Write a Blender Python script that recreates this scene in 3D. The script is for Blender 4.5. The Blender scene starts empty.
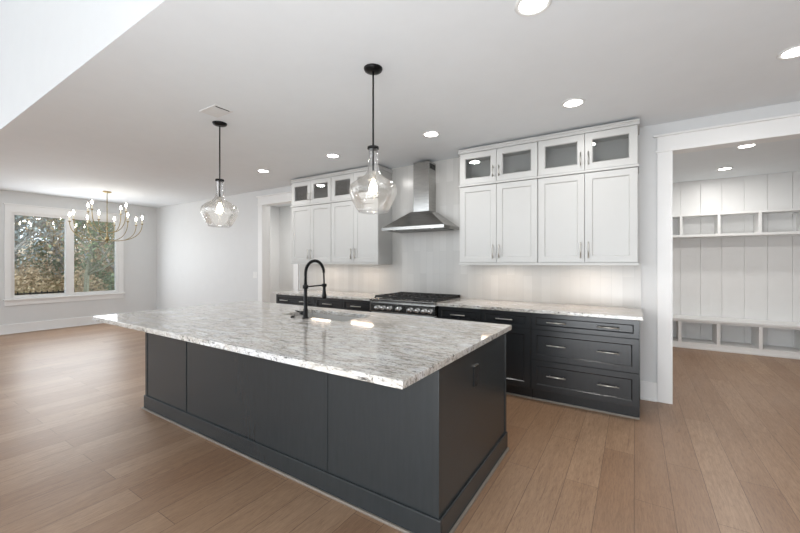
import bpy, bmesh, math, random
from mathutils import Vector, Matrix
PI = math.pi
SC = bpy.context.scene
COL = SC.collection

# ------------------------------------------------------------------ camera, world, lights, exposure
CAMZ = 1.38
cd = bpy.data.cameras.new('camera'); cam = bpy.data.objects.new('camera', cd); COL.objects.link(cam)
cam.location = (0, 0, CAMZ); cam.rotation_euler = (PI/2, 0, math.radians(32.7))
cd.sensor_width = 36; cd.lens = 365/800*36; cd.shift_y = -4.5/800; cd.clip_start = .05; cd.clip_end = 200
SC.camera = cam

W = bpy.data.worlds.new('world'); SC.world = W; W.use_nodes = True
bg = W.node_tree.nodes['Background']; bg.inputs[0].default_value = (.86, .93, 1, 1); bg.inputs[1].default_value = 2.8

def area(name, loc, rot, sx, sy, power, color=(1, 1, 1), spread=PI):
    l = bpy.data.lights.new(name, 'AREA'); l.shape = 'RECTANGLE'; l.size = sx; l.size_y = sy
    l.energy = power; l.color = color; l.spread = spread
    o = bpy.data.objects.new(name, l); COL.objects.link(o); o.location = loc; o.rotation_euler = rot
    return o
# daylight entering by the windows of the living room behind the camera and by the dining window
area('daylight_south', (-3.0, -4.9, 2.6), (PI/2, 0, 0), 9.0, 4.4, 78, (.97, .985, 1))
area('daylight_dining', (-10.0, 2.74, 1.5), (PI/2, 0, -PI/2), 1.6, 1.55, 32, (.92, .96, 1))
area('daylight_west', (-9.9, -1.9, 2.3), (PI/2, 0, -PI/2), 3.6, 3.6, 50, (.93, .97, 1))  # no window opening is modelled in the wall behind this lamp
# fill lamp added low behind the camera to brighten the ceiling, like bounced flash
area('ceiling_fill', (-.2, -.9, .5), (math.radians(180-38), 0, 0), 2.6, 1.2, 86, (.92, .96, 1))

SC.view_settings.view_transform = 'Standard'; SC.view_settings.look = 'None'
SC.view_settings.gamma = 1; SC.view_settings.use_curve_mapping = False
SC.view_settings.exposure = 0.36
SC.cycles.max_bounces = 10; SC.cycles.diffuse_bounces = 5; SC.cycles.glossy_bounces = 5
SC.cycles.transparent_max_bounces = 12; SC.cycles.transmission_bounces = 6
SC.cycles.caustics_reflective = False; SC.cycles.caustics_refractive = False
SC.cycles.sample_clamp_indirect = 6
SC.cycles.use_denoising = True

# ------------------------------------------------------------------ helpers
def s2l(c):
    return tuple(((x/255)/12.92 if x/255 <= .04045 else ((x/255+.055)/1.055)**2.4) for x in c)

class NT:
    def __init__(s, name):
        s.m = bpy.data.materials.new(name); s.m.use_nodes = True; s.t = s.m.node_tree
        s.b = s.t.nodes['Principled BSDF']; s.out = s.t.nodes['Material Output']
    def n(s, t, **k):
        x = s.t.nodes.new(t)
        for a, v in k.items(): setattr(x, a, v)
        return x
    def l(s, a, b): s.t.links.new(a, b)
    def pos(s, scale=(1, 1, 1), order='XYZ'):
        g = s.n('ShaderNodeNewGeometry')
        sp = s.n('ShaderNodeSeparateXYZ'); s.l(g.outputs['Position'], sp.inputs[0])
        cb = s.n('ShaderNodeCombineXYZ')
        for i, a in enumerate(order):
            mu = s.n('ShaderNodeMath', operation='MULTIPLY'); s.l(sp.outputs[a], mu.inputs[0]); mu.inputs[1].default_value = scale[i]
            s.l(mu.outputs[0], cb.inputs[i])
        return cb.outputs[0]
    def noise(s, vec, scale, detail=4, rough=.55, dist=0):
        x = s.n('ShaderNodeTexNoise'); s.l(vec, x.inputs['Vector']); x.inputs['Scale'].default_value = scale
        x.inputs['Detail'].default_value = detail; x.inputs['Roughness'].default_value = rough; x.inputs['Distortion'].default_value = dist
        return x.outputs['Fac']
    def ramp(s, fac, stops):
        x = s.n('ShaderNodeValToRGB'); s.l(fac, x.inputs[0]); e = x.color_ramp.elements
        while len(e) < len(stops): e.new(.5)
        for i, (p, c) in enumerate(stops):
            e[i].position = p; e[i].color = (*c, 1) if len(c) == 3 else c
        return x.outputs[0]
    def mix(s, fac, a, b, bt='MIX'):
        x = s.n('ShaderNodeMix', data_type='RGBA', blend_type=bt)
        if isinstance(fac, (int, float)): x.inputs[0].default_value = fac
        else: s.l(fac, x.inputs[0])
        for i, v in ((6, a), (7, b)):
            if isinstance(v, tuple): x.inputs[i].default_value = (*v, 1)
            else: s.l(v, x.inputs[i])
        return x.outputs[2]
    def bump(s, h, strength=.2, dist=.002):
        x = s.n('ShaderNodeBump'); x.inputs['Strength'].default_value = strength; x.inputs['Distance'].default_value = dist
        s.l(h, x.inputs['Height']); s.l(x.outputs[0], s.b.inputs['Normal'])

def plain(name, rgb, rough=.5, metal=0, var=.03, nscale=6, bump=0, spec=.5):
    m = NT(name); c = s2l(rgb)
    v = m.noise(m.pos(), nscale, 3)
    lo = tuple(x*(1-var) for x in c); hi = tuple(min(1, x*(1+var)) for x in c)
    m.l(m.ramp(v, [(.3, lo), (.7, hi)]), m.b.inputs['Base Color'])
    m.b.inputs['Roughness'].default_value = rough; m.b.inputs['Metallic'].default_value = metal
    m.b.inputs['Specular IOR Level'].default_value = spec
    if bump: m.bump(m.noise(m.pos(), 160, 2), bump, .001)
    return m.m

def emit(name, rgb, strength):
    m = NT(name); m.b.inputs['Base Color'].default_value = (*rgb, 1)
    m.b.inputs['Emission Color'].default_value = (*rgb, 1); m.b.inputs['Emission Strength'].default_value = strength
    return m.m

def thin_glass(name, tint=(1, 1, 1), base=.04, edge=.9, seed=False, rough=.01):
    m = NT(name); m.t.nodes.remove(m.b)
    tr = m.n('ShaderNodeBsdfTransparent'); tr.inputs[0].default_value = (*tint, 1)
    gl = m.n('ShaderNodeBsdfGlossy'); gl.inputs['Roughness'].default_value = rough
    lw = m.n('ShaderNodeLayerWeight'); lw.inputs[0].default_value = .35
    if seed:
        b = m.n('ShaderNodeBump'); b.inputs['Strength'].default_value = .6; b.inputs['Distance'].default_value = .004
        m.l(m.noise(m.pos(), 45, 2), b.inputs['Height']); m.l(b.outputs[0], gl.inputs['Normal']); m.l(b.outputs[0], lw.inputs['Normal'])
    mr = m.n('ShaderNodeMapRange'); m.l(lw.outputs['Fresnel'], mr.inputs[0])
    mr.inputs[3].default_value = base; mr.inputs[4].default_value = edge
    mx = m.n('ShaderNodeMixShader'); m.l(mr.outputs[0], mx.inputs[0]); m.l(tr.outputs[0], mx.inputs[1]); m.l(gl.outputs[0], mx.inputs[2])
    if seed:
        tl = m.n('ShaderNodeBsdfTranslucent'); tl.inputs[0].default_value = (.95, .95, .94, 1)
        m2 = m.n('ShaderNodeMixShader'); m2.inputs[0].default_value = .03; m.l(mx.outputs[0], m2.inputs[1]); m.l(tl.outputs[0], m2.inputs[2]); mx = m2
    m.l(mx.outputs[0], m.out.inputs[0])
    return m.m

def mat_floor():
    m = NT('oak_floor')
    bt = m.n('ShaderNodeTexBrick'); m.l(m.pos((1, 1, 0), 'YXZ'), bt.inputs['Vector'])
    bt.offset = .37; bt.offset_frequency = 2; bt.squash = 1
    bt.inputs['Scale'].default_value = 1; bt.inputs['Mortar Size'].default_value = .0016
    bt.inputs['Brick Width'].default_value = 1.55; bt.inputs['Row Height'].default_value = .185
    bt.inputs['Color1'].default_value = (0, 0, 0, 1); bt.inputs['Color2'].default_value = (1, 1, 1, 1)
    bt.inputs['Mortar'].default_value = (.5, .5, .5, 1); bt.inputs['Mortar Smooth'].default_value = .1; bt.inputs['Bias'].default_value = 0
    plank = m.ramp(bt.outputs['Color'], [(0, s2l((148, 115, 88))), (.5, s2l((160, 128, 100))), (1, s2l((173, 142, 114)))])
    g1 = m.noise(m.pos((9, .7, 1)), 4, 8, .7, 1.2)
    g2 = m.noise(m.pos((40, 4, 1)), 3.5, 6, .75, .5)
    c = m.mix(m.ramp(g1, [(.35, (0, 0, 0)), (.7, (.55, .55, .55))]), plank, s2l((118, 88, 66)))
    c = m.mix(m.ramp(g2, [(.45, (0, 0, 0)), (.72, (.7, .7, .7))]), c, s2l((104, 78, 58)))
    g3 = m.noise(m.pos((15, 1.3, 1)), 2.2, 7, .7, 1.5)
    c = m.mix(m.ramp(g3, [(.56, (0, 0, 0)), (.68, (.6, .6, .6))]), c, s2l((112, 82, 60)))
    big = m.noise(m.pos((1, .4, 1)), 1.1, 3)
    c = m.mix(m.ramp(big, [(.4, (0, 0, 0)), (.7, (.25, .25, .25))]), c, s2l((176, 152, 130)))
    c = m.mix(bt.outputs['Fac'], c, s2l((104, 80, 62)))
    m.l(c, m.b.inputs['Base Color'])
    m.l(m.ramp(g1, [(0, (.34,)*3), (1, (.46,)*3)]), m.b.inputs['Roughness'])
    inv = m.n('ShaderNodeMath', operation='SUBTRACT'); inv.inputs[0].default_value = 1; m.l(bt.outputs['Fac'], inv.inputs[1])
    m.bump(inv.outputs[0], .4, .002)
    return m.m

def mat_granite():
    m = NT('granite')
    big = m.noise(m.pos((1, 2.2, 2)), 3.2, 5, .6, .8)
    st = m.noise(m.pos((2, 8.5, 6)), 4.5, 9, .76, 1.1)
    st2 = m.noise(m.pos((3, 14, 8)), 5.5, 8, .75, 1.3)
    sp = m.noise(m.pos((1, 2.2, 1)), 36, 6, .75)
    sp2 = m.noise(m.pos((1, 1.5, 1)), 95, 4, .65)
    c = m.ramp(big, [(.35, s2l((207, 207, 207))), (.5, s2l((192, 186, 177))), (.65, s2l((216, 216, 215)))])
    c = m.mix(m.ramp(st, [(.52, (0, 0, 0)), (.60, (.85, .85, .85))]), c, s2l((110, 105, 98)))
    c = m.mix(m.ramp(st, [(.36, (.7, .7, .7)), (.45, (0, 0, 0))]), c, s2l((230, 231, 232)))
    c = m.mix(m.ramp(st2, [(.55, (0, 0, 0)), (.62, (.85, .85, .85))]), c, s2l((60, 58, 56)))
    c = m.mix(m.ramp(sp2, [(.58, (0, 0, 0)), (.66, (.6, .6, .6))]), c, s2l((236, 237, 238)))
    c = m.mix(m.ramp(sp, [(.565, (0, 0, 0)), (.64, (.9, .9, .9))]), c, s2l((50, 50, 50)))
    m.l(c, m.b.inputs['Base Color']); m.b.inputs['Roughness'].default_value = .07
    m.b.inputs['IOR'].default_value = 1.55
    return m.m

def mat_tile():
    m = NT('backsplash_tile')
    bt = m.n('ShaderNodeTexBrick'); m.l(m.pos((1, 1, 0), 'ZXY'), bt.inputs['Vector'])
    bt.offset = .5; bt.inputs['Scale'].default_value = 1; bt.inputs['Mortar Size'].default_value = .0016
    bt.inputs['Brick Width'].default_value = .61; bt.inputs['Row Height'].default_value = .1
    bt.inputs['Color1'].default_value = (*s2l((189, 187, 183)), 1); bt.inputs['Color2'].default_value = (*s2l((198, 196, 192)), 1)
    bt.inputs['Mortar'].default_value = (*s2l((184, 183, 180)), 1)
    m.l(bt.outputs['Color'], m.b.inputs['Base Color'])
    m.b.inputs['Roughness'].default_value = .22
    a = m.noise(m.pos((1, 1, .5)), 14, 2)
    mm = m.n('ShaderNodeMath', operation='SUBTRACT'); m.l(a, mm.inputs[0]); m.l(bt.outputs['Fac'], mm.inputs[1])
    m.bump(mm.outputs[0], .25, .003)
    return m.m

def mat_dark(name, rgb):
    m = NT(name); c = s2l(rgb)
    g = m.noise(m.pos((1, 1, .15)), 40, 4, .6)
    m.l(m.ramp(g, [(.3, tuple(x*.93 for x in c)), (.7, tuple(x*1.07 for x in c))]), m.b.inputs['Base Color'])
    m.b.inputs['Roughness'].default_value = .27; m.bump(g, .05, .001)
    return m.m

def mat_steel():
    m = NT('brushed_steel'); g = m.noise(m.pos((1, 1, 60)), 6, 3)
    m.l(m.ramp(g, [(.3, s2l((158, 157, 154))), (.7, s2l((186, 185, 182)))]), m.b.inputs['Base Color'])
    m.b.inputs['Metallic'].default_value = 1; m.b.inputs['Roughness'].default_value = .2
    return m.m

def mat_leaf(name, cols, scale=2.5):
    m = NT(name); v = m.noise(m.pos(), scale, 4, .7)
    n = len(cols); m.l(m.ramp(v, [(.32+.36*i/(n-1), s2l(c)) for i, c in enumerate(cols)]), m.b.inputs['Base Color'])
    m.b.inputs['Roughness'].default_value = .8
    return m.m

M = dict(
    wall=plain('wall_paint', (214, 215, 215), .6, bump=.05, var=.01), ceil=plain('ceiling_paint', (230, 234, 237), .8, var=.01),
    trim=plain('trim_paint', (232, 232, 231), .38, var=.01), cab=plain('cabinet_white', (192, 192, 190), .38, var=.01),
    cabin=plain('cabinet_interior', (190, 189, 186), .5, var=.02),
    dark=mat_dark('charcoal_cabinet', (35, 37, 39)), isl=mat_dark('island_charcoal', (44, 48, 50)),
    floor=mat_floor(), granite=mat_granite(), tile=mat_tile(), steel=mat_steel(),
    sinksteel=plain('satin_sink_steel', (214, 213, 210), .38, .55),
    nickel=plain('brushed_nickel', (200, 198, 192), .28, 1), chrome=plain('polished_steel', (225, 225, 225), .12, 1),
    black=plain('matte_black_metal', (22, 22, 23), .35, .6), iron=plain('cast_iron', (26, 26, 27), .6, 0, .2, 30),
    blackp=plain('black_plastic', (14, 14, 15), .6), brass=plain('aged_brass', (158, 142, 104), .35, 1),
    candle=plain('candle_sleeve', (232, 226, 208), .5), shoe=plain('shoe_moulding', (128, 121, 112), .4),
    grille=plain('vent_paint', (222, 222, 221), .5), void=plain('vent_shadow', (40, 40, 40), .9),
    white=plain('white_plastic', (228, 228, 226), .35), filt=plain('mesh_filter', (120, 120, 118), .4, 1),
    glass=thin_glass('cabinet_glass', (.93, .94, .94), .06, .8), win=thin_glass('window_glass', (.93, .95, .96), .05, .8),
    shade=thin_glass('seeded_glass', (.99, .99, .99), .02, .5, True, .04),
    lens=emit('light_lens', (1, .98, .95), 14), led=emit('led_diffuser', (1, .95, .87), 9), bulb=emit('bulb_glow', (1, .88, .68), 9),
    cbulb=emit('candle_bulb_glow', (1, .93, .8), 22),
    bark2=plain('mossy_bark', (122, 124, 104), .9, 0, .3, 9),
    bark=plain('bark', (176, 172, 166), .9, 0, .25, 9), ground=mat_leaf('leaf_litter', [(120, 100, 78), (158, 140, 116), (110, 112, 84)]),
    leaf1=mat_leaf('tan_leaves', [(128, 112, 80), (205, 182, 150), (150, 142, 104)]),
    leaf2=mat_leaf('grey_green_leaves', [(118, 130, 122), (176, 188, 190), (140, 148, 126)]),
    leaf3=mat_leaf('ivy_leaves', [(84, 108, 76), (136, 150, 112), (98, 120, 86)]),
)

class MB:
    def __init__(s): s.v = []; s.f = []; s.sm = []
    def add(s, vs, fs, smooth=False):
        o = len(s.v); s.v += [tuple(x) for x in vs]; s.f += [tuple(i+o for i in f) for f in fs]; s.sm += [smooth]*len(fs)
        return s
    def box(s, x0, x1, y0, y1, z0, z1, bev=0):
        if x0 > x1: x0, x1 = x1, x0
        if y0 > y1: y0, y1 = y1, y0
        if z0 > z1: z0, z1 = z1, z0
        if bev:
            bm = bmesh.new(); bmesh.ops.create_cube(bm, size=1)
            for v in bm.verts: v.co = Vector(((x0+x1)/2+v.co.x*(x1-x0), (y0+y1)/2+v.co.y*(y1-y0), (z0+z1)/2+v.co.z*(z1-z0)))
            bmesh.ops.bevel(bm, geom=bm.edges[:], offset=bev, segments=2, affect='EDGES', profile=.6)
            bm.verts.index_update(); s.add([v.co[:] for v in bm.verts], [[v.index for v in f.verts] for f in bm.faces]); bm.free()
            return s
        return s.add([(x0, y0, z0), (x1, y0, z0), (x1, y1, z0), (x0, y1, z0), (x0, y0, z1), (x1, y0, z1), (x1, y1, z1), (x0, y1, z1)],
                     [(0, 3, 2, 1), (4, 5, 6, 7), (0, 1, 5, 4), (1, 2, 6, 5), (2, 3, 7, 6), (3, 0, 4, 7)])
    def lathe(s, cx, cy, prof, n=24, smooth=True, axis='Z', origin=(0, 0, 0), close=False):
        vs = []; fs = []
        for r, z in prof:
            for k in range(n):
                a = 2*PI*k/n
                p = (r*math.cos(a), r*math.sin(a), z)
                if axis == 'Y': p = (p[0], p[2], p[1])
                vs.append((cx+p[0], cy+p[1], p[2]) if axis == 'Z' else (origin[0]+p[0], origin[1]+p[1], origin[2]+p[2]))
        m = len(prof)
        for i in range(m-1):
            for k in range(n):
                a, b = i*n+k, i*n+(k+1) % n
                f = (a, b, b+n, a+n); fs.append(f if axis == 'Z' else f[::-1])
        if close:
            fs.append(tuple(range(n))[::-1] if axis == 'Z' else tuple(range(n)))
            t = tuple(range((m-1)*n, m*n)); fs.append(t if axis == 'Z' else t[::-1])
        return s.add(vs, fs, smooth)
    def cyl(s, cx, cy, z0, z1, r, n=20): return s.lathe(cx, cy, [(0.0005, z0), (r, z0), (r, z0), (r, z1), (r, z1), (0.0005, z1)], n, True)
    def tube(s, pts, r, n=8):
        pts = [Vector(p) for p in pts]; rs = r if isinstance(r, (list, tuple)) else [r]*len(pts)
        vs = []; fs = []; up = None
        for i, p in enumerate(pts):
            d = (pts[min(i+1, len(pts)-1)]-pts[max(i-1, 0)]).normalized()
            if up is None:
                up = d.orthogonal().normalized()
            up = (up-d*up.dot(d))
            up = up.normalized() if up.length > 1e-6 else d.orthogonal().normalized()
            w = d.cross(up)
            for k in range(n):
                a = 2*PI*k/n; vs.append(p+(up*math.cos(a)+w*math.sin(a))*rs[i])
        for i in range(len(pts)-1):
            for k in range(n):
                a, b = i*n+k, i*n+(k+1) % n; fs.append((a, b, b+n, a+n))
        fs.append(tuple(range(n))[::-1]); fs.append(tuple(range((len(pts)-1)*n, len(pts)*n)))
        return s.add(vs, fs, True)
    def prism(s, prof, x0, x1):
        """profile of (y, z) points swept along x"""
        n = len(prof); vs = [(x0, y, z) for y, z in prof]+[(x1, y, z) for y, z in prof]
        fs = [(i, (i+1) % n, (i+1) % n+n, i+n) for i in range(n)]+[tuple(range(n))[::-1], tuple(range(n, 2*n))]
        return s.add(vs, fs)

def wloc(o):
    v = Vector((0, 0, 0))
    while o: v += o.location; o = o.parent
    return v
def obj(name, mb, mat, parent=None, label=None, origin=None):
    off = wloc(parent) if parent else Vector(origin or (0, 0, 0))
    me = bpy.data.meshes.new(name); me.from_pydata([(x-off.x, y-off.y, z-off.z) for x, y, z in mb.v], [], mb.f)
    me.polygons.foreach_set('use_smooth', mb.sm)
    bm = bmesh.new(); bm.from_mesh(me); bmesh.ops.recalc_face_normals(bm, faces=bm.faces[:]) if len(bm.faces) < 60000 else None
    bm.to_mesh(me); bm.free()
    me.materials.append(M[mat] if isinstance(mat, str) else mat)
    o = bpy.data.objects.new(name, me); COL.objects.link(o)
    if parent: o.parent = parent
    elif origin: o.location = origin
    if label: o['label'] = label
    return o
def thing(name, loc, label, cat, group=None):
    o = bpy.data.objects.new(name, None); COL.objects.link(o); o.location = loc; o.empty_display_size = .1
    o['label'] = label; o['category'] = cat
    if group: o['group'] = group
    return o
def tag(o, label, cat, group=None):
    o['label'] = label; o['category'] = cat
    if group: o['group'] = group
    return o
def struct(name, mb, mat, parent=None):
    o = obj(name, mb, mat, parent)
    if not parent: o['kind'] = 'structure'
    return o
def sempty(name, loc):
    o = bpy.data.objects.new(name, None); COL.objects.link(o); o.location = loc; o['kind'] = 'structure'; return o
def copy_tree(o, parent=None):
    c = o.copy(); COL.objects.link(c); c.parent = parent
    for ch in o.children: copy_tree(ch, c)
    return c

# ------------------------------------------------------------------ the room
H = 2.743; YN = 4.42; XW = -10.1; XE = 3.3; YS = -5.0; HL = 5.4; YB = .94; T = .15
struct('floor', MB().box(XW-.15, XE+.15, YS-.15, 8.0, -.1, 0), 'floor')
# north wall with two cased openings
DO = (.30, 1.75); HO = (-5.94, -5.05); DH = 2.475
w = MB()
w.box(XW, HO[0], YN, YN+T, 0, H).box(HO[0], HO[1], YN, YN+T, DH, H).box(HO[1], DO[0], YN, YN+T, 0, H)
w.box(DO[0], DO[1], YN, YN+T, DH, H).box(DO[1], XE, YN, YN+T, 0, H)
struct('wall_north', w, 'wall')
WY0, WY1, WZ0, WZ1 = 1.87, 3.61, .67, 2.34
w = MB().box(XW-T, XW, YS, WY0, 0, HL).box(XW-T, XW, WY1, YN+T, 0, HL).box(XW-T, XW, WY0, WY1, 0, WZ0).box(XW-T, XW, WY0, WY1, WZ1, HL)
struct('wall_west', w, 'wall')
struct('wall_east', MB().box(XE, XE+T, YS, 8.0, 0, HL), 'wall')
# south wall of the living room: three tall windows
w = MB(); xs = [XW, -8.6, -5.9, -5.0, -2.3, -1.4, 1.3, XE]
for i in range(0, 8, 2): w.box(xs[i], xs[i+1], YS-T, YS, 0, HL)
for i in range(1, 7, 2): w.box(xs[i], xs[i+1], YS-T, YS, 0, .4).box(xs[i], xs[i+1], YS-T, YS, 4.6, HL)
struct('wall_south', w, 'wall')
for i in range(1, 7, 2):
    f = MB(); a, b = xs[i], xs[i+1]; c = (a+b)/2
    f.box(a, a+.08, YS-.1, YS-.02, .4, 4.6).box(b-.08, b, YS-.1, YS-.02, .4, 4.6).box(c-.04, c+.04, YS-.1, YS-.02, .4, 4.6)
    f.box(a, b, YS-.1, YS-.02, .4, .48).box(a, b, YS-.1, YS-.02, 4.52, 4.6).box(a, b, YS-.1, YS-.02, 2.6, 2.68)
    struct('window_%d' % (2+i//2), f, 'trim')
struct('wall_header', MB().box(XW, XE, YB-.001, YB+.1, H+.0005, HL), 'wall')
struct('ceiling_kitchen', MB().box(XW, XE, YB, YN, H, H+.1), 'ceil')
struct('ceiling_living_room', MB().box(XW, XE, YS, YB, HL, HL+.1), 'ceil')
# mudroom beyond the right opening
YM = 7.85
struct('ceiling_mudroom', MB().box(.0, XE, YN+T, YM+.15, H, H+.1), 'ceil')
struct('wall_mudroom_left', MB().box(.0, .12, YN+T, YM, 0, H), 'wall')
w = MB().box(.12, XE, YM, YM+.15, 0, H)
x = .12
while x < XE-.02:
    w.box(x+.0008, min(x+.268, XE)-.0, YM-.014, YM, 0, H, .0025); x += .27
struct('wall_mudroom_back', w, 'trim')
# hall beyond the left opening
struct('wall_hall_back', MB().box(-7.4, -4.3, 6.0, 6.12, 0, H), 'wall')
struct('wall_hall_left', MB().box(-7.5, -7.4, YN+T, 6.12, 0, H), 'wall')
struct('wall_hall_right', MB().box(-4.4, -4.3, YN+T, 6.0, 0, H), 'wall')
struct('ceiling_hall', MB().box(-7.5, -4.3, YN+T, 6.12, H, H+.1), 'ceil')

# casings of the two openings
def casing(name, x0, x1, cw, right=True):
    m = MB(); y0, y1 = YN-.02, YN
    m.box(x0-cw, x0, y0, y1, 0, DH, .003)
    m.box(x1, x1+cw, y0, y1, 0, DH, .003)
    m.box(x0-.001, x0+.012, YN-.015, YN+T+.015, 0, DH).box(x1-.012, x1+.001, YN-.015, YN+T+.015, 0, DH)
    m.box(x0, x1, YN-.015, YN+T+.015, DH-.012, DH+.001)
    m.box(x0-cw, x0, YN+T, YN+T+.02, 0, DH).box(x1, x1+cw, YN+T, YN+T+.02, 0, DH)
    m.box(x0-cw-.015, x1+cw+.015, YN-.03, YN, DH-.018, DH+.002, .004)
    m.box(x0-cw, x1+cw, YN-.022, YN, DH+.002, DH+.135, .002)
    m.box(x0-cw-.03, x1+cw+.03, YN-.045, YN, DH+.135, DH+.155, .006)
    struct(name, m, 'trim')
casing('trim_1', *DO, .11); casing('trim_2', *HO, .11)

def baseb(name, boxes):
    m = MB()
    for (x0, x1, y0, y1) in boxes:
        m.box(x0, x1, y0, y1, 0, .185, .003)
    struct(name, m, 'trim')
baseb('baseboard_north', [(XW, HO[0]-.112, YN-.018, YN), (.05, DO[0]-.112, YN-.018, YN), (DO[1]+.112, XE, YN-.018, YN)])
baseb('baseboard_west', [(XW, XW+.018, YS, YN-.02)])
baseb('baseboard_east', [(XE-.018, XE, YS, YN-.02)])
m = MB().box(.05, DO[0]-.112, YN-.034, YN-.018, 0, .02, .004).box(XW+.018, XW+.034, YS, YN-.02, 0, .02, .004).box(XW+.04, HO[0]-.112, YN-.034, YN-.018, 0, .02, .004)
struct('trim_3', m, 'trim')

# dining window in the west wall
wn = sempty('window_1', (XW, (WY0+WY1)/2, WZ0))
c = MB(); X0, X1 = XW+.001, XW+.024; YC = 2.74
c.box(X0, X1, WY0-.09, WY0+.0, WZ0-.02, WZ1+.0, .003).box(X0, X1, WY1, WY1+.09, WZ0-.02, WZ1, .003)
c.box(X0, X1, WY0-.09, WY1+.09, WZ1, WZ1+.14, .003).box(X0, X1+.015, WY0-.11, WY1+.11, WZ1+.14, WZ1+.165, .004)
c.box(X0, X1, WY0-.09, WY1+.09, WZ0-.13, WZ0-.03, .003)
struct('window_casing', c, 'trim', wn)
struct('window_sill', MB().box(X0, XW+.06, WY0-.11, WY1+.11, WZ0-.032, WZ0-.004, .006), 'trim', wn)
f = MB(); xa, xb = XW-.09, XW-.02
f.box(xa, XW, WY0, WY0+.045, WZ0, WZ1).box(xa, XW, WY1-.045, WY1, WZ0, WZ1)
f.box(xa, XW, WY0+.045, WY1-.045, WZ0, WZ0+.055).box(xa, XW, WY0+.045, WY1-.045, WZ1-.045, WZ1)
f.box(xa, XW+.012, YC-.065, YC+.065, WZ0-.001, WZ1+.001)
struct('window_frame', f, 'trim', wn)
struct('glass_pane', MB().box(XW-.055, XW-.05, WY0+.045, YC-.065, WZ0+.055, WZ1-.045), 'win', wn)
struct('glass_pane', MB().box(XW-.055, XW-.05, YC+.065, WY1-.045, WZ0+.055, WZ1-.045), 'win', wn)

# ------------------------------------------------------------------ outside the dining window
rnd = random.Random(4)
g = MB(); nx, ny = 14, 14
vs = []
for i in range(nx+1):
    for j in range(ny+1):
        xx = -10.4-i*2.2; yy = -12+j*2.4
        zz = -.6+.0*i+max(0, i-3)*.34+rnd.uniform(-.1, .1)
        vs.append((xx, yy, zz))
g.add(vs, [(i*(ny+1)+j, i*(ny+1)+j+1, (i+1)*(ny+1)+j+1, (i+1)*(ny+1)+j) for i in range(nx) for j in range(ny)], True)
struct('ground_outside', g, 'ground')
def gz(x): return -.6+max(0, (-10.4-x)/2.2-3)*.34

fx = -12.4
fe = thing('metal_fence', (fx, 2.2, gz(fx)), 'low black metal picket fence just outside the dining window', 'fence')
m = MB().box(fx-.02, fx+.02, .6, 3.42, .595, .63).box(fx-.015, fx+.015, .6, 3.42, -.4, -.37)
obj('rail', m, 'black', fe)
y = .62
while y < 3.37:
    obj('picket', MB().box(fx-.009, fx+.009, y-.009, y+.009, gz(fx), .665), 'black', fe); y += .105
obj('post', MB().box(fx-.03, fx+.03, 3.39, 3.45, gz(fx)-.05, .69), 'black', fe)

def branch(mb, tips, p, d, L, r, depth, rg):
    pts = [p]; rs = [r]; q = p.copy(); dd = d.copy(); n = 5
    for i in range(n):
        dd = (dd+Vector((rg.uniform(-.22, .22), rg.uniform(-.22, .22), rg.uniform(-.08, .2)))).normalized()
        q = q+dd*L/n; pts.append(q.copy()); rs.append(r*(1-.55*(i+1)/n))
        if depth > 0 and (i >= 1 or depth < 3):
            for _ in range(2 if depth > 1 else 1):
                a = rg.uniform(0, 2*PI); side = Vector((math.cos(a), math.sin(a), rg.uniform(.1, .9))).normalized()
                branch(mb, tips, q.copy(), (dd*.45+side).normalized(), L*rg.uniform(.45, .65), rs[-1]*.6, depth-1, rg)
    mb.tube(pts, [max(x, .004) for x in rs], 5 if depth > 1 else 3)
    tips += pts[1:]
def tree(x, y, h, leaf, nleaf, label, spread=.35, size=.07, name='bare_tree', cat='tree', seed=0):
    rg = random.Random(seed); z = gz(x)-.1
    t = thing(name, (x, y, z), label, cat)
    t['group'] = 'woodland trees beyond the window'
    mb = MB(); tips = []
    branch(mb, tips, Vector((x, y, z)), Vector((rg.uniform(-.1, .1), rg.uniform(-.1, .1), 1)), h, h*.02, 3, rg)
    obj('trunk', mb, 'bark' if name == 'bare_tree' else 'bark2', t)
    lv = MB()
    for _ in range(nleaf):
        c = rg.choice(tips)+Vector((rg.gauss(0, spread), rg.gauss(0, spread), rg.gauss(0, spread)))
        if c.z < z+.1: c.z = z+rg.uniform(.1, 1.5)
        u = Vector((rg.gauss(0, 1), rg.gauss(0, 1), rg.gauss(0, 1))).normalized(); v = u.orthogonal().normalized(); s_ = size*rg.uniform(.4, 1.4)
        lv.add([c-u*s_, c-v*s_*.6, c+u*s_, c+v*s_*.6], [(0, 1, 2, 3)])
    obj('foliage', lv, leaf, t)
tree(-14.2, 4.25, 4.2, 'leaf3', 5000, 'ivy-clad tree in the right half of the dining window', .16, .05, 'ivy_tree', seed=1)
TL = 'grey-branched woodland tree with thin foliage seen through the dining window'
spots = [(-16.5, 2.6, 5, 'leaf2', 1), (-17.5, 4.3, 5, 'leaf1', 2), (-16.8, 5.9, 4.6, 'leaf1', 3), (-19, 3.2, 6, 'leaf2', 4), (-20, 5.2, 6, 'leaf1', 5),
         (-19.5, 7.2, 6, 'leaf1', 6), (-22, 4.0, 7, 'leaf2', 7), (-23, 6.6, 7, 'leaf2', 8), (-22.5, 8.8, 7, 'leaf1', 9), (-18.2, 1.9, 5, 'leaf2', 10)]
for (x, y, h, lf, sd) in spots:
    tree(x, y, h, lf, 15000, TL, .6, .055, seed=sd+20)
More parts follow.
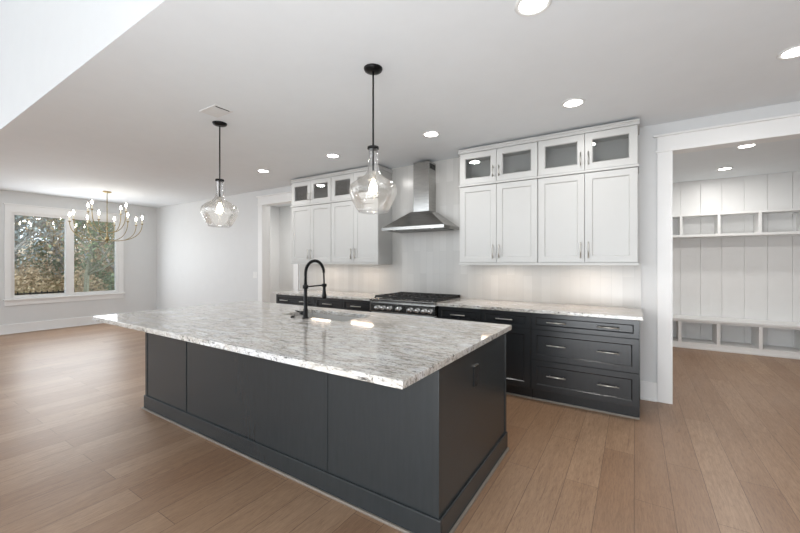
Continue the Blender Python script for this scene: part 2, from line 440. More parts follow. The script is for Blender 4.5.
for k in range(20):
    rg = random.Random(90+k); x = -15.0-1.5*(k % 4); y = 1.9+k*.30*(1+.12*(k % 4)); z = gz(x)-.05
    b = MB()
    for _ in range(3600):
        a = rg.uniform(0, 2*PI); rr = .75*math.sqrt(rg.random()); hh = rg.uniform(0, 2.0+.5*(k % 4))*(1-rr*.5)
        c = Vector((x+rr*math.cos(a), y+rr*math.sin(a), z+hh)); u = Vector((rg.gauss(0, 1), rg.gauss(0, 1), rg.gauss(0, 1))).normalized(); v = u.orthogonal().normalized(); s_ = .045*rg.uniform(.5, 1.4)
        b.add([c-u*s_, c-v*s_*.6, c+u*s_, c+v*s_*.6], [(0, 1, 2, 3)])
    tag(obj('shrub', b, 'leaf1' if k % 3 else 'leaf3', origin=(x, y, z)), 'leafy undergrowth shrub low in the woods outside the dining window', 'shrub', 'undergrowth shrubs outside the window')

# ------------------------------------------------------------------ cabinetry
def door_mesh(x0, x1, z0, z1, yf, fr=.06, panel=True, th=.02):
    """shaker front facing -Y at yf: frame plus recessed panel with a bevelled lip"""
    m = MB(); lip = .009; rec = .011
    xa, xb, za, zb = x0+fr, x1-fr, z0+fr, z1-fr
    o = [(x0, z0), (x1, z0), (x1, z1), (x0, z1)]; i = [(xa, za), (xb, za), (xb, zb), (xa, zb)]
    j = [(xa+lip, za+lip), (xb-lip, za+lip), (xb-lip, zb-lip), (xa+lip, zb-lip)]
    e = .0015
    of = [(x0+e, z0+e), (x1-e, z0+e), (x1-e, z1-e), (x0+e, z1-e)]
    vs = [(a, yf+th, b) for a, b in o]+[(a, yf+e, b) for a, b in o]+[(a, yf, b) for a, b in of]+[(a, yf, b) for a, b in i]+[(a, yf+rec, b) for a, b in j]
    fs = []
    for r in range(4):
        for k in range(4):
            a, b = r*4+k, r*4+(k+1) % 4; fs.append((a, b, b+4, a+4))
    if panel:
        fs += [(16, 17, 18, 19), (3, 2, 1, 0)]
        m.add(vs, fs)
    else:
        vs += [(a, yf+th, b) for a, b in j]
        for k in range(4):
            a, b = 16+k, 16+(k+1) % 4; fs.append((a, b, b+4, a+4)); a, b = 20+k, 20+(k+1) % 4; fs.append((a, b, (k+1) % 4, k))
        m.add(vs, fs)
    return m
def bar_handle(cx, yf, cz, L, vertical=False):
    m = MB(); r = .0055; off = .03
    if vertical:
        m.tube([(cx, yf-off, cz-L/2), (cx, yf-off, cz+L/2)], r, 8)
        for s_ in (-1, 1): m.tube([(cx, yf, cz+s_*L*.36), (cx, yf-off, cz+s_*L*.36)], .0045, 6)
    else:
        m.tube([(cx-L/2, yf-off, cz), (cx+L/2, yf-off, cz)], r, 8)
        for s_ in (-1, 1): m.tube([(cx+s_*L*.36, yf, cz), (cx+s_*L*.36, yf-off, cz)], .0045, 6)
    return m
def hollow(x0, x1, y0, y1, z0, z1, t=.018, shelf=None):
    m = MB().box(x0, x0+t, y0, y1, z0, z1).box(x1-t, x1, y0, y1, z0, z1).box(x0+t, x1-t, y1-.008, y1, z0, z1)
    m.box(x0+t, x1-t, y0, y1-.008, z0, z0+t).box(x0+t, x1-t, y0, y1-.008, z1-t, z1)
    if shelf: m.box(x0+t, x1-t, y0+.02, y1-.008, shelf-.009, shelf+.009)
    return m

YU = 4.07      # face of upper doors
def upper_unit(x0, x1, where):
    xm = (x0+x1)/2
    t = thing('wall_cabinet', (xm, 4.25, 1.372), 'white two-door shaker wall cabinet, '+where, 'cabinet')
    obj('body', hollow(x0, x1, YU+.021, YN-.001, 1.372, 2.272), 'cab', t)
    for s_, a, b in ((-1, x0+.004, xm-.002), (1, xm+.002, x1-.004)):
        d = obj('door', door_mesh(a, b, 1.376, 2.268, YU, .062), 'cab', t)
        obj('handle', bar_handle(xm+s_*.035, YU, 1.50, .16, True), 'nickel', d, 'brushed nickel bar handle')
    z0, z1 = 2.296, 2.668
    t = thing('glass_front_cabinet', (xm, 4.25, z0), 'small glass-door cabinet under the ceiling, '+where, 'cabinet')
    obj('body', hollow(x0, x1, YU+.021, YN-.001, z0, z1, shelf=None), 'cabin', t)
    for s_, a, b in ((-1, x0+.004, xm-.002), (1, xm+.002, x1-.004)):
        d = obj('door', door_mesh(a, b, z0+.004, z1-.004, YU, .062, False), 'cab', t)
        obj('glass_pane', MB().box(a+.064, b-.064, YU+.010, YU+.014, z0+.067, z1-.067), 'glass', d, 'clear glass pane in the cabinet door')
        obj('handle', bar_handle(xm+s_*.035, YU, z0+.115, .13, True), 'nickel', d, 'brushed nickel bar handle')
L0, L1, R0, R1 = -4.73, -2.97, -1.764, .03
lm, rm = (L0+L1)/2, (R0+R1)/2
upper_unit(L0, lm-.001, 'at the far left end of the kitchen wall'); upper_unit(lm+.001, L1, 'just left of the range hood')
upper_unit(R0, rm-.001, 'just right of the range hood'); upper_unit(rm+.001, R1, 'nearest the mudroom opening')
for a, b, wh in ((L0, L1, 'left of the hood'), (R0, R1, 'right of the hood')):
    m = MB()
    m.prism([(YU+.022, 2.668), (YU-.004, 2.668), (YU-.004, 2.694), (YU-.014, 2.702), (YU-.014, 2.716), (YU+.022, 2.716)], a-.012, b+.012)
    m.box(a-.012, a, YU+.022, YN-.001, 2.668, 2.716).box(b, b+.012, YU+.022, YN-.001, 2.668, 2.716).box(a, b, YU+.022, YN-.001, 2.70, 2.716)
    tag(obj('crown_molding', m, 'cab', origin=((a+b)/2, YU, 2.668)), 'white crown moulding along the ceiling over the glass-door cabinets '+wh, 'moulding')
    m = MB().box(a-.008, b+.008, YU-.014, YU+.02, 2.2725, 2.2955, .004)
    m.box(b, b+.008, YU, YN-.002, 2.2725, 2.2955)
    tag(obj('divider_molding', m, 'cab', origin=((a+b)/2, YU, 2.2725)), 'thin white moulding strip between the upper and glass cabinets '+wh, 'moulding')
    m = MB().box(a-.006, b+.006, YU-.006, YU+.016, 1.346, 1.3715, .004).box(b-.012, b+.006, YU+.016, YN-.012, 1.346, 1.3715).box(a-.006, a+.012, YU+.016, YN-.012, 1.346, 1.3715)
    tag(obj('light_rail', m, 'cab', origin=((a+b)/2, YU, 1.346)), 'white light rail along the underside of the wall cabinets '+wh, 'moulding')
# under-cabinet lights
for i, (cx, wh) in enumerate(((-4.15, 'leftmost wall cabinet'), (-3.33, 'wall cabinet just left of the hood'), (-1.32, 'wall cabinet just right of the hood'), (-.42, 'wall cabinet nearest the mudroom'))):
    t = thing('cabinet_light', (cx, 4.16, 1.371), 'slim under-cabinet light bar below the '+wh, 'light', 'under-cabinet light bars')
    obj('housing', MB().box(cx-.22, cx+.22, 4.125, 4.195, 1.362, 1.3715), 'white', t)
    obj('diffuser', MB().box(cx-.20, cx+.20, 4.145, 4.175, 1.356, 1.362, .002), 'led', t)
    l = bpy.data.lights.new('cabinet_lamp', 'AREA'); l.shape = 'RECTANGLE'; l.size = .4; l.size_y = .03; l.energy = .75; l.color = (1, .70, .48)
    lo = bpy.data.objects.new('cabinet_lamp', l); COL.objects.link(lo); lo.parent = t; lo.location = (0, 0, -.022); lo.rotation_euler = (math.radians(-8), 0, 0)

# tiled backsplash
m = MB().box(-4.91, .06, YN-.01, YN-.0005, .9155, 1.3705).box(L1+.003, R0-.015, YN-.01, YN-.0005, 1.3705, H-.001)
tag(obj('tile_backsplash', m, 'tile', origin=(-2.37, YN, .9155)), 'glossy pale vertical tile backsplash behind the range and counters', 'backsplash')

# base cabinets
YF = 3.735
def base_shell(x0, x1, t):
    m = MB().box(x0, x1, YF+.021, YN-.012, .12, .882)
    m.box(x0, x1, YF+.10, YN-.012, 0, .12)
    obj('body', m, 'dark', t)
    obj('toe_kick', MB().box(x0, x1, YF+.085, YF+.10, .001, .12), 'dark', t)
    obj('shoe_strip', MB().box(x0, x1, YF+.073, YF+.085, 0, .018, .003), 'shoe', t, 'thin pale strip at the floor')
def front(kind, x0, x1, z0, z1, t, handles, fr=.05, vert=False):
    d = obj(kind, door_mesh(x0, x1, z0, z1, YF, fr), 'dark', t)
    for cx, cz in handles: obj('handle', bar_handle(cx, YF, cz, .17, vert), 'nickel', d, 'brushed nickel bar handle')
ZT, Z1, Z2, Z3 = .878, .717, .419, .13
def drawers3(x0, x1, lab):
    t = thing('drawer_cabinet', ((x0+x1)/2, 4.0, 0), lab, 'cabinet'); base_shell(x0, x1, t); c = (x0+x1)/2
    for a, b in ((Z1+.003, ZT), (Z2+.003, Z1-.003), (Z3, Z2-.003)):
        hz = (a+b)/2+(.0 if b > .8 else .01); front('drawer', x0+.004, x1-.004, a, b, t, [(c-.215, hz), (c+.215, hz)], .04 if b > .8 else .05)
def drawer_door(x0, x1, lab):
    t = thing('base_cabinet', ((x0+x1)/2, 4.0, 0), lab, 'cabinet'); base_shell(x0, x1, t); c = (x0+x1)/2
    for s_, a, b in ((-1, x0+.004, c-.003), (1, c+.003, x1-.004)):
        front('drawer', a, b, Z1+.003, ZT, t, [((a+b)/2, (Z1+ZT)/2)], .04)
        front('door', a, b, Z3, Z1-.003, t, [(c+s_*.035, Z1-.12)], .055, True)
RG0, RG1 = -2.812, -1.892
drawers3(-.862, .04, 'charcoal three-drawer base cabinet beside the mudroom opening')
drawer_door(RG1+.004, -.866, 'charcoal base cabinet with two drawers, just right of the range')
drawer_door(-3.84, RG0-.004, 'charcoal base cabinet with two drawers, just left of the range')
drawers3(-4.69, -3.844, 'charcoal base cabinet at the far left end of the kitchen wall')
for a, b, lab in ((RG1+.003, .066, 'white and grey granite worktop between the range and mudroom opening'), (-4.72, RG0-.003, 'white and grey granite worktop to the left of the range')):
    tag(obj('granite_countertop', MB().box(a, b, YF-.035, YN-.0105, .883, .915, .004), 'granite', origin=((a+b)/2, 4.1, .883)), lab, 'countertop')

# ------------------------------------------------------------------ range
rc = (RG0+RG1)/2; RY = 3.70
t = thing('gas_range', (rc, 4.05, 0), 'stainless steel gas range with black grates between the charcoal base cabinets', 'range')
obj('body', MB().box(RG0, RG1, RY+.02, YN-.03, .12, .895), 'steel', t)
obj('control_panel', MB().box(RG0, RG1, RY-.025, RY+.02, .765, .88, .006), 'steel', t)
obj('oven_door', MB().box(RG0+.01, RG1-.01, RY-.015, RY+.019, .20, .755, .006), 'steel', t)
od = t.children[-1]
obj('door_window', MB().box(rc-.27, rc+.27, RY-.018, RY-.0145, .33, .60), 'blackp', od, 'dark oven window')
m = MB().tube([(RG0+.08, RY-.075, .70), (RG1-.08, RY-.075, .70)], .014, 12)
for s_ in (RG0+.11, RG1-.11): m.tube([(s_, RY-.012, .70), (s_, RY-.075, .70)], .009, 8)
obj('handle', m, 'chrome', od)
obj('kick_panel', MB().box(RG0+.01, RG1-.01, RY+.03, RY+.045, .03, .19), 'steel', t)
for x in (RG0+.06, RG1-.06):
    for y in (RY+.08, YN-.1): obj('leg', MB().cyl(x, y, 0, .12, .02, 12), 'chrome', t)
obj('cooktop', MB().box(RG0, RG1, RY-.035, YN-.03, .8955, .922, .004), 'steel', t)
for kx in (-.345, -.262, -.165, -.03, .13, .225, .32, .395):
    k = MB(); o = (rc+kx, RY-.025, .815)
    k.lathe(0, 0, [(.001, -.042), (.018, -.042), (.021, -.036), (.022, -.012), (.022, -.012), (.027, -.006), (.027, 0)], 20, True, 'Y', o)
    k.box(o[0]-.004, o[0]+.004, o[1]-.052, o[1]-.043, o[2]-.02, o[2]+.02)
    kn = obj('knob', k, 'chrome', t, 'polished control knob')
for gx in (-.305, 0, .305):
    g = MB(); x0, x1, y0, y1, z0, z1 = rc+gx*.97-.143, rc+gx*.97+.143, RY+.06, YN-.07, .932, .954
    for yy in (y0, (y0+y1)/2, y1): g.box(x0, x1, yy-.007, yy+.007, z0, z1, .002)
    for xx in (x0, x1): g.box(xx-.007, xx+.007, y0, y1, z0, z1, .002)
    for yy in (y0+(y1-y0)*.25, y0+(y1-y0)*.75):
        for k in range(8):
            a = k*PI/4; g.tube([(rc+gx+.03*math.cos(a), yy+.03*math.sin(a), z1-.006), (rc+gx+min(.145, .16)*math.cos(a), yy+.145*math.sin(a), z1-.006)], .006, 5)
    for xx in (x0, x1):
        for yy in (y0, (y0+y1)/2, y1): g.box(xx-.008, xx+.008, yy-.008, yy+.008, .922, z0)
    obj('grate', g, 'iron', t, 'black cast-iron grate')
    for yy in (y0+(y1-y0)*.25, y0+(y1-y0)*.75):
        obj('burner', MB().lathe(rc+gx, yy, [(.045, .9222), (.045, .930), (.03, .936), (.001, .937)], 20), 'iron', t)
obj('rear_trim', MB().box(RG0, RG1, YN-.06, YN-.03, .9222, .957, .003), 'iron', t)

# ------------------------------------------------------------------ range hood
hc = -2.37; yb = YN-.011
t = thing('range_hood', (hc, yb, 1.79), 'stainless steel chimney hood on the wall over the gas range', 'range hood')
hx0, hx1, hy = hc-.455, hc+.455, 3.95
cx0, cx1, cy = hc-.12, hc+.115, 4.21
m = MB()
zl, zc, zt = 1.795, 1.832, 2.045
m.add([(hx0, hy, zl), (hx1, hy, zl), (hx1, yb, zl), (hx0, yb, zl), (hx0, hy, zc), (hx1, hy, zc), (hx1, yb, zc), (hx0, yb, zc),
       (cx0-.03, cy-.03, zt), (cx1+.03, cy-.03, zt), (cx1+.03, yb, zt), (cx0-.03, yb, zt)],
      [(0, 1, 5, 4), (1, 2, 6, 5), (2, 3, 7, 6), (3, 0, 4, 7), (4, 5, 9, 8), (5, 6, 10, 9), (6, 7, 11, 10), (7, 4, 8, 11), (8, 9, 10, 11), (3, 2, 1, 0)])
obj('canopy', m, 'steel', t)
ch = obj('chimney', MB().box(cx0, cx1, cy, yb, zt+.001, 2.705, .003), 'steel', t)
m = MB()
for k in range(6): m.box(cx1+.0002, cx1+.002, cy+.03+k*.026, cy+.045+k*.026, 2.61, 2.68)
obj('vent_slots', m, 'void', ch)
for s_ in (-1, 1): obj('filter', MB().box(hc+.01*s_, hc+.40*s_, hy+.05, yb-.05, zl-.006, zl-.0005), 'filt', t, 'grey metal mesh filter')
for k in range(4): obj('button', MB().lathe(0, 0, [(.001, -.004), (.007, -.004), (.007, 0)], 12, True, 'Y', (hc+.05+k*.03, hy, 1.813)), 'chrome', t)
for s_ in (-1, 1):
    obj('hood_lamp', MB().cyl(hc+.28*s_, hy+.035+.0, zl-.004, zl-.0008, .02), 'white', t)

# ------------------------------------------------------------------ island
IX0, IX1, IY0, IY1 = -3.875, -.80, 1.60, 2.695
t = thing('kitchen_island', ((IX0+IX1)/2, (IY0+IY1)/2, 0), 'long charcoal panelled kitchen island carrying the granite slab', 'island')
m = MB().box(IX0, IX1, IY0, IY0+.02, 0, .8795).box(IX0, IX1, IY1-.02, IY1, 0.1, .8795).box(IX0, IX0+.02, IY0+.02, IY1-.02, 0, .8795).box(IX1-.02, IX1, IY0+.02, IY1-.02, 0, .8795)
m.box(IX0+.02, IX1-.02, IY0+.02, IY1-.02, .08, .1)
obj('body', m, 'isl', t)
m = MB(); p = .013
m.box(IX0-p, IX1+p, IY0-p, IY0, .0, .128, .006).box(IX1, IX1+p, IY0-.003, IY1+.005, .0, .128, .006).box(IX0-p, IX0, IY0-.003, IY1+.005, .0, .128, .006)
obj('baseboard', m, 'isl', t)
m = MB(); q = .027
m.box(IX0-q, IX1+q, IY0-q, IY0-p, 0, .016, .004).box(IX1+p, IX1+q, IY0-p, IY1, 0, .016, .004).box(IX0-q, IX0-p, IY0-p, IY1, 0, .016, .004)
obj('shoe_molding', m, 'shoe', t, 'pale shoe moulding strip at the floor')
for x in (-3.149, -1.545): obj('seam_batten', MB().box(x-.007, x+.007, IY0-.005, IY0, .128, .8795, .0015), 'isl', t)
for x in (IX1-.018, IX0+.018): obj('corner_trim', MB().box(x-.018, x+.018, IY0-.004, IY0, .128, .8795, .0015), 'isl', t)
obj('corner_trim', MB().box(IX1, IX1+.005, IY1-.03, IY1, .128, .8795, .0015), 'isl', t)
xs = [IX0+.02+i*(IX1-IX0-.04)/6 for i in range(7)]
for i in range(6):
    d = door_mesh(xs[i]+.003, xs[i+1]-.003, .13, .86, 0, .055)
    d.v = [(x, IY1+.02-y+.0005, z) for x, y, z in d.v]; obj('door', d, 'isl', t)

CX0, CX1, CY0, CY1 = -3.90, -.762, 1.205, 2.715
SX0, SX1, SY0, SY1 = -2.66, -1.92, 2.17, 2.55
gx = [CX0, SX0, SX1, CX1]; gy = [CY0, SY0, SY1, CY1]; vs = []; fs = []
e = .004
def vid(i, j, k): return k*16+j*4+i
z0, z1 = .880, .915
for k, z in enumerate((z0, z1)):
    for j in range(4):
        for i in range(4):
            vs.append((gx[i], gy[j], z))
for j in range(3):
    for i in range(3):
        if i == 1 and j == 1: continue
        for k in range(2): fs.append((vid(i, j, k), vid(i+1, j, k), vid(i+1, j+1, k), vid(i, j+1, k)))
for i in range(3):
    fs.append((vid(i, 0, 0), vid(i+1, 0, 0), vid(i+1, 0, 1), vid(i, 0, 1))); fs.append((vid(i, 3, 0), vid(i+1, 3, 0), vid(i+1, 3, 1), vid(i, 3, 1)))
    fs.append((vid(0, i, 0), vid(0, i+1, 0), vid(0, i+1, 1), vid(0, i, 1))); fs.append((vid(3, i, 0), vid(3, i+1, 0), vid(3, i+1, 1), vid(3, i, 1)))
fs += [(vid(1, 1, 0), vid(2, 1, 0), vid(2, 1, 1), vid(1, 1, 1)), (vid(1, 2, 0), vid(2, 2, 0), vid(2, 2, 1), vid(1, 2, 1)),
       (vid(1, 1, 0), vid(1, 2, 0), vid(1, 2, 1), vid(1, 1, 1)), (vid(2, 1, 0), vid(2, 2, 0), vid(2, 2, 1), vid(2, 1, 1))]
ic = tag(obj('island_countertop', MB().add(vs, fs), 'granite', origin=((CX0+CX1)/2, (CY0+CY1)/2, .88)), 'large overhanging granite slab with streaked grey pattern on the island', 'countertop')
bv = ic.modifiers.new('bevel', 'BEVEL'); bv.width = .004; bv.segments = 2; bv.limit_method = 'ANGLE'

# sink (undermount) inside the cut-out
sk = thing('kitchen_sink', ((SX0+SX1)/2, (SY0+SY1)/2, .68), 'stainless undermount sink set in the island granite beside the black faucet', 'sink')
a, b, c_, d_ = SX0-.008, SX1+.008, SY0-.008, SY1+.008; th = .004
m = MB().box(a, a+th, c_, d_, .68, .8795).box(b-th, b, c_, d_, .68, .8795).box(a+th, b-th, c_, c_+th, .68, .8795).box(a+th, b-th, d_-th, d_, .68, .8795).box(a, b, c_, d_, .676, .68)
obj('basin', m, 'sinksteel', sk)
obj('drain', MB().lathe((a+b)/2, (c_+d_)/2+.08, [(.045, .6802), (.045, .683), (.03, .683), (.028, .6815), (.001, .6815)], 20), 'chrome', sk)

# faucet
fxp, fyp = -2.285, 2.115
t = thing('kitchen_faucet', (fxp, fyp, .915), 'tall matte black spring pull-down faucet standing on the island granite', 'faucet')
obj('base', MB().lathe(fxp, fyp, [(.001, .9152), (.026, .9152), (.026, .921), (.020, .926), (.019, .99), (.015, .998), (.014, 1.20), (.011, 1.206), (.001, 1.206)], 20), 'black', t)
arc = []; R_ = .105; zt = 1.285
arc.append((fxp, fyp, 1.18)); arc.append((fxp, fyp, 1.25))
for k in range(13):
    a = PI-PI*k/12; arc.append((fxp, fyp+R_+R_*math.cos(a), zt+R_*math.sin(a)))
arc += [(fxp, fyp+2*R_+.003, 1.22), (fxp, fyp+2*R_+.006, 1.15)]
obj('hose', MB().tube(arc, .0075, 10), 'black', t)
# spring coil following the hose
def smooth_path(P, n):
    P = [Vector(p) for p in P]; L = [0]
    for i in range(1, len(P)): L.append(L[-1]+(P[i]-P[i-1]).length)
    out = []
    for k in range(n):
        s_ = L[-1]*k/(n-1); i = 1
        while i < len(L)-1 and L[i] < s_: i += 1
        f = (s_-L[i-1])/(L[i]-L[i-1]); out.append((P[i-1].lerp(P[i], f), (P[i]-P[i-1]).normalized()))
    return out
coil = []
for i, (p, d) in enumerate(smooth_path(arc[:-2], 60*8)):
    a = i*2*PI/8; s1 = Vector((1, 0, 0)); s2 = d.cross(s1).normalized()
    coil.append(p+s1*.0115*math.cos(a)+s2*.0115*math.sin(a))
obj('spring', MB().tube(coil, .0028, 4), 'black', t)
obj('spray_head', MB().lathe(fxp, fyp+2*R_+.006, [(.001, 1.06), (.020, 1.06), (.021, 1.085), (.015, 1.12), (.013, 1.155), (.012, 1.175), (.001, 1.176)], 16), 'black', t)
m = MB().tube([(fxp, fyp, 1.175), (fxp, fyp+2*R_-.01, 1.178)], .006, 8)
m.lathe(fxp, fyp+2*R_+.006, [(.0165, 1.165), (.021, 1.165), (.021, 1.19), (.0165, 1.19)], 16).lathe(fxp, fyp, [(.018, 1.16), (.023, 1.16), (.023, 1.19), (.015, 1.19)], 16)
obj('docking_arm', m, 'black', t)
m = MB().tube([(fxp-.015, fyp, .955), (fxp-.055, fyp, .957)], .016, 12).tube([(fxp-.05, fyp, .96), (fxp-.11, fyp-.01, .972)], [.007, .005], 8)
obj('lever', m, 'black', t)
t = thing('counter_button', (fxp-.13, fyp-.02, .915), 'small round black button on the granite just left of the faucet', 'button')
bx_, by_ = fxp-.13, fyp-.02
obj('flange', MB().lathe(bx_, by_, [(.001, .9152), (.022, .9152), (.022, .919), (.016, .921), (.016, .921)], 18), 'black', t)
obj('button', MB().lathe(bx_, by_, [(.016, .9212), (.014, .928), (.001, .929)], 18), 'black', t)

# outlets and switch
t = thing('power_outlet', (IX1, 2.085, .70), 'black power outlet on the end panel of the island', 'outlet')
obj('cover_plate', MB().box(IX1+.0003, IX1+.006, 2.05, 2.12, .64, .76, .002), 'blackp', t)
for z in (.675, .725): obj('socket', MB().box(IX1+.0062, IX1+.0085, 2.069, 2.101, z-.016, z+.016, .003), 'iron', t)
obj('top_edge', MB().box(IX1+.0003, IX1+.008, 2.055, 2.115, .7605, .764), 'nickel', t, 'shiny metal top edge')
t = thing('light_switch', (-6.16, YN, 1.13), 'white light switch on the wall left of the hall opening', 'switch')
obj('cover_plate', MB().box(-6.22, -6.10, YN-.006, YN-.0003, 1.07, 1.19, .002), 'white', t)
for x in (-6.185, -6.135): obj('rocker', MB().box(x-.017, x+.017, YN-.009, YN-.0062, 1.097, 1.163, .001), 'white', t)
for x, lab in ((-1.2, 'white wall outlet on the backsplash just right of the hood'), ):
    pass

# ------------------------------------------------------------------ pendants
def pendant(cx, cy, lab):
    t = thing('pendant_light', (cx, cy, H), lab, 'pendant light', 'glass pendants above the island')
    obj('canopy', MB().lathe(cx, cy, [(.001, H-.028), (.035, H-.027), (.060, H-.018), (.066, H-.006), (.066, H-.0005)], 28), 'black', t)
    obj('stem', MB().tube([(cx, cy, H-.026), (cx, cy, 2.015)], .0065, 10), 'black', t)
    obj('collar', MB().lathe(cx, cy, [(.007, 2.195), (.040, 2.19), (.041, 2.175), (.036, 2.172), (.007, 2.172)], 24), 'black', t)
    obj('socket', MB().lathe(cx, cy, [(.001, 2.022), (.020, 2.018), (.024, 1.985), (.020, 1.962), (.001, 1.962)], 18), 'nickel', t)
    obj('bulb', MB().lathe(cx, cy, [(.012, 1.962), (.014, 1.945), (.026, 1.918), (.030, 1.895), (.026, 1.872), (.012, 1.858), (.001, 1.855)], 18), 'bulb', t)
    prof = [(.034, 2.178), (.034, 2.12), (.036, 2.06), (.041, 2.025), (.054, 1.995), (.085, 1.970), (.125, 1.948), (.155, 1.925), (.168, 1.898), (.169, 1.875), (.162, 1.845), (.145, 1.800), (.120, 1.755), (.100, 1.728)]
    P = MB().lathe(cx, cy, prof+[(r-.0035, z) for r, z in prof[::-1]], 48)
    obj('glass_shade', P, 'shade', t, 'clear seeded glass bell shade')
    l = bpy.data.lights.new('pendant_lamp', 'POINT'); l.energy = 1.2; l.color = (1, .88, .72); l.shadow_soft_size = .03
    lo = bpy.data.objects.new('pendant_lamp', l); COL.objects.link(lo); lo.parent = t; lo.location = (0, 0, 1.83-H)
pendant(-1.547, 2.06, 'clear glass pendant light hanging over the near end of the island')
pendant(-3.426, 2.06, 'clear glass pendant light hanging over the far end of the island')

# ------------------------------------------------------------------ chandelier
kx, ky = -8.58, 2.88
t = thing('chandelier', (kx, ky, H), 'brass candle chandelier with curved arms hanging before the dining window', 'chandelier')
obj('canopy', MB().lathe(kx, ky, [(.001, H-.03), (.05, H-.028), (.07, H-.012), (.07, H-.0005)], 24), 'brass', t)
m = MB().tube([(kx, ky, H-.028), (kx, ky, 1.80)], .007, 8)
m.lathe(kx, ky, [(.001, 1.745), (.012, 1.75), (.018, 1.765), (.012, 1.785), (.030, 1.80), (.036, 1.83), (.028, 1.86), (.012, 1.88), (.010, 2.02), (.02, 2.04), (.01, 2.06)], 16)
obj('column', m, 'brass', t)
def arm(a, R_, zc, z0):
    c, s_ = math.cos(a), math.sin(a); pts = []
    for k in range(15):
        f = k/14; ang = f*PI/2
        r = .02+(R_-.02)*math.sin(ang)**.9 if f > 0 else .02; z = z0+(zc-z0)*(1-math.cos(ang))**1.25
        pts.append((kx+c*r, ky+s_*r, z))
    A = obj('arm', MB().tube(pts, .0065, 6), 'brass', t)
    px, py = kx+c*R_, ky+s_*R_
    obj('cup', MB().lathe(px, py, [(.001, zc-.01), (.014, zc), (.024, zc+.012), (.024, zc+.018), (.001, zc+.018)], 12), 'brass', A)
    obj('candle', MB().cyl(px, py, zc+.018, zc+.10, .010, 10), 'candle', A, 'cream candle sleeve')
    obj('bulb', MB().lathe(px, py, [(.006, zc+.10), (.016, zc+.118), (.018, zc+.135), (.010, zc+.165), (.001, zc+.185)], 12), 'cbulb', A, 'glowing candle bulb')
for k in range(8): arm(2*PI*k/8+.25, .56, 2.13, 1.79)
for k in range(4): arm(2*PI*k/4+.6, .36, 2.34, 1.95)
l = bpy.data.lights.new('chandelier_lamp', 'POINT'); l.energy = 3; l.color = (1, .92, .8); l.shadow_soft_size = .45
lo = bpy.data.objects.new('chandelier_lamp', l); COL.objects.link(lo); lo.parent = t; lo.location = (0, 0, 2.32-H)

# ------------------------------------------------------------------ recessed lights
def downlight(x, y, power=4.5):
    t = thing('recessed_light', (x, y, H), 'x', 'ceiling light', 'recessed ceiling lights')
    obj('trim_ring', MB().lathe(x, y, [(.070, H-.0005), (.092, H-.0005), (.094, H-.004), (.088, H-.009), (.070, H-.006), (.070, H-.0005)], 32), 'white', t)
    obj('lens', MB().lathe(x, y, [(.070, H-.004), (.035, H-.005), (.001, H-.005)], 28), 'lens', t)
    l = bpy.data.lights.new('recessed_lamp', 'AREA'); l.shape = 'DISK'; l.size = .13; l.energy = power; l.color = (1, .975, .94); l.spread = PI
    lo = bpy.data.objects.new('recessed_lamp', l); COL.objects.link(lo); lo.parent = t; lo.location = (0, 0, -.014)
    return t
D = downlight(-.44, 3.43)
D['label'] = 'round recessed ceiling light in front of the right-hand wall cabinets'
for x, y, lab in ((-1.82, 3.45, 'round recessed ceiling light just in front of and above the range hood'), (-3.25, 3.47, 'round recessed ceiling light above the left wall cabinets, on the hood side'),
                  (-4.67, 3.49, 'leftmost recessed ceiling light, between the far pendant and the hall opening'), (.885, 3.37, 'recessed ceiling light before the mudroom opening at the right picture edge'),
                  (-.45, 2.0, 'recessed ceiling light nearest the camera at the top picture edge'),
                  (1.106, 5.79, 'nearer recessed ceiling light inside the mudroom'), (1.109, 7.04, 'farther recessed ceiling light inside the mudroom, by the cubbies')):
    c = copy_tree(D); c.location = (x, y, H); c['label'] = lab
    if y > YN:
        for ch in c.children:
            if ch.type == 'LIGHT': ch.data = ch.data.copy(); ch.data.energy = 14 if y < 6.5 else 8
hl = copy_tree(D); hl.location = (-5.9, 5.2, H)  # unseen downlight, added to brighten the hall
for ch in hl.children:
    if ch.type == 'LIGHT': ch.data = ch.data.copy(); ch.data.energy = 26
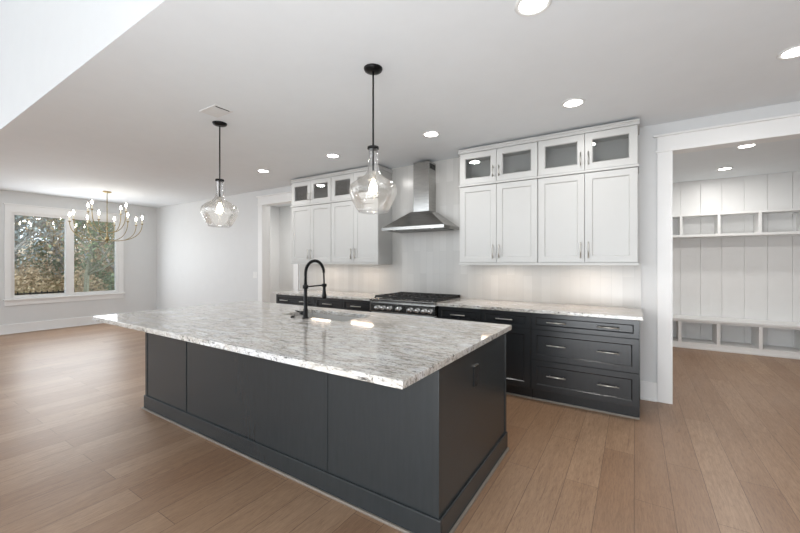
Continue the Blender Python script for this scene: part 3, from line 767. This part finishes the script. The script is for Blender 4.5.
hl['label'] = 'unseen recessed ceiling light added to brighten the hall beyond the left opening'

# ceiling vent
t = thing('ceiling_vent', (-3.175, 1.875, H), 'white slatted air vent in the ceiling above the island', 'vent')
x0, x1, y0, y1 = -3.30, -3.05, 1.79, 1.965
m = MB().box(x0, x1, y0, y0+.02, H-.006, H-.0003, .002).box(x0, x1, y1-.02, y1, H-.006, H-.0003, .002).box(x0, x0+.02, y0+.02, y1-.02, H-.006, H-.0003).box(x1-.012, x1, y0+.02, y1-.02, H-.006, H-.0003)
obj('frame', m, 'grille', t)
obj('backing', MB().box(x0+.02, x1-.012, y0+.02, y1-.02, H-.0015, H-.0005), 'void', t, 'dark sheet coloured as the shade in the duct opening')  # flat dark sheet; its colour stands for shade behind the slats
for k in range(8):
    xx = x0+.02+k*.0245
    obj('slat', MB().box(xx, xx+.023, y0+.02, y1-.02, H-.006, H-.003, .001), 'grille', t)

# ------------------------------------------------------------------ mudroom built-ins
yb = YM-.015; bf = 7.41
t = thing('mudroom_bench', (1.7, 7.6, 0), 'low white built-in bench with open cubbies along the mudroom wall', 'bench')
obj('seat', MB().box(.122, XE-.002, bf-.02, yb, .445, .475, .004), 'trim', t)
obj('base', MB().box(.122, XE-.002, bf+.0, yb, 0, .095).box(.122, XE-.002, bf, yb, .415, .4445), 'trim', t)
obj('base_molding', MB().box(.122, XE-.002, bf-.016, bf, 0, .03, .004), 'trim', t)
k = 0; xd = .145
while xd < XE-.1:
    obj('divider', MB().box(xd-.02, xd+.02, bf, yb, .0955, .4145), 'trim', t); xd += .4755
t = thing('cubby_shelf', (1.7, 7.7, 1.78), 'long white wall shelf with open cubbies high on the mudroom wall', 'shelf')
uf = 7.53
obj('bottom_board', MB().box(.122, XE-.002, uf, yb, 1.785, 1.825, .003), 'trim', t)
obj('top_board', MB().box(.122, XE-.002, uf, yb, 2.125, 2.155, .003), 'trim', t)
xd = .175
while xd < XE-.1:
    obj('divider', MB().box(xd-.017, xd+.017, uf+.002, yb, 1.8255, 2.1245), 'trim', t); xd += .4725
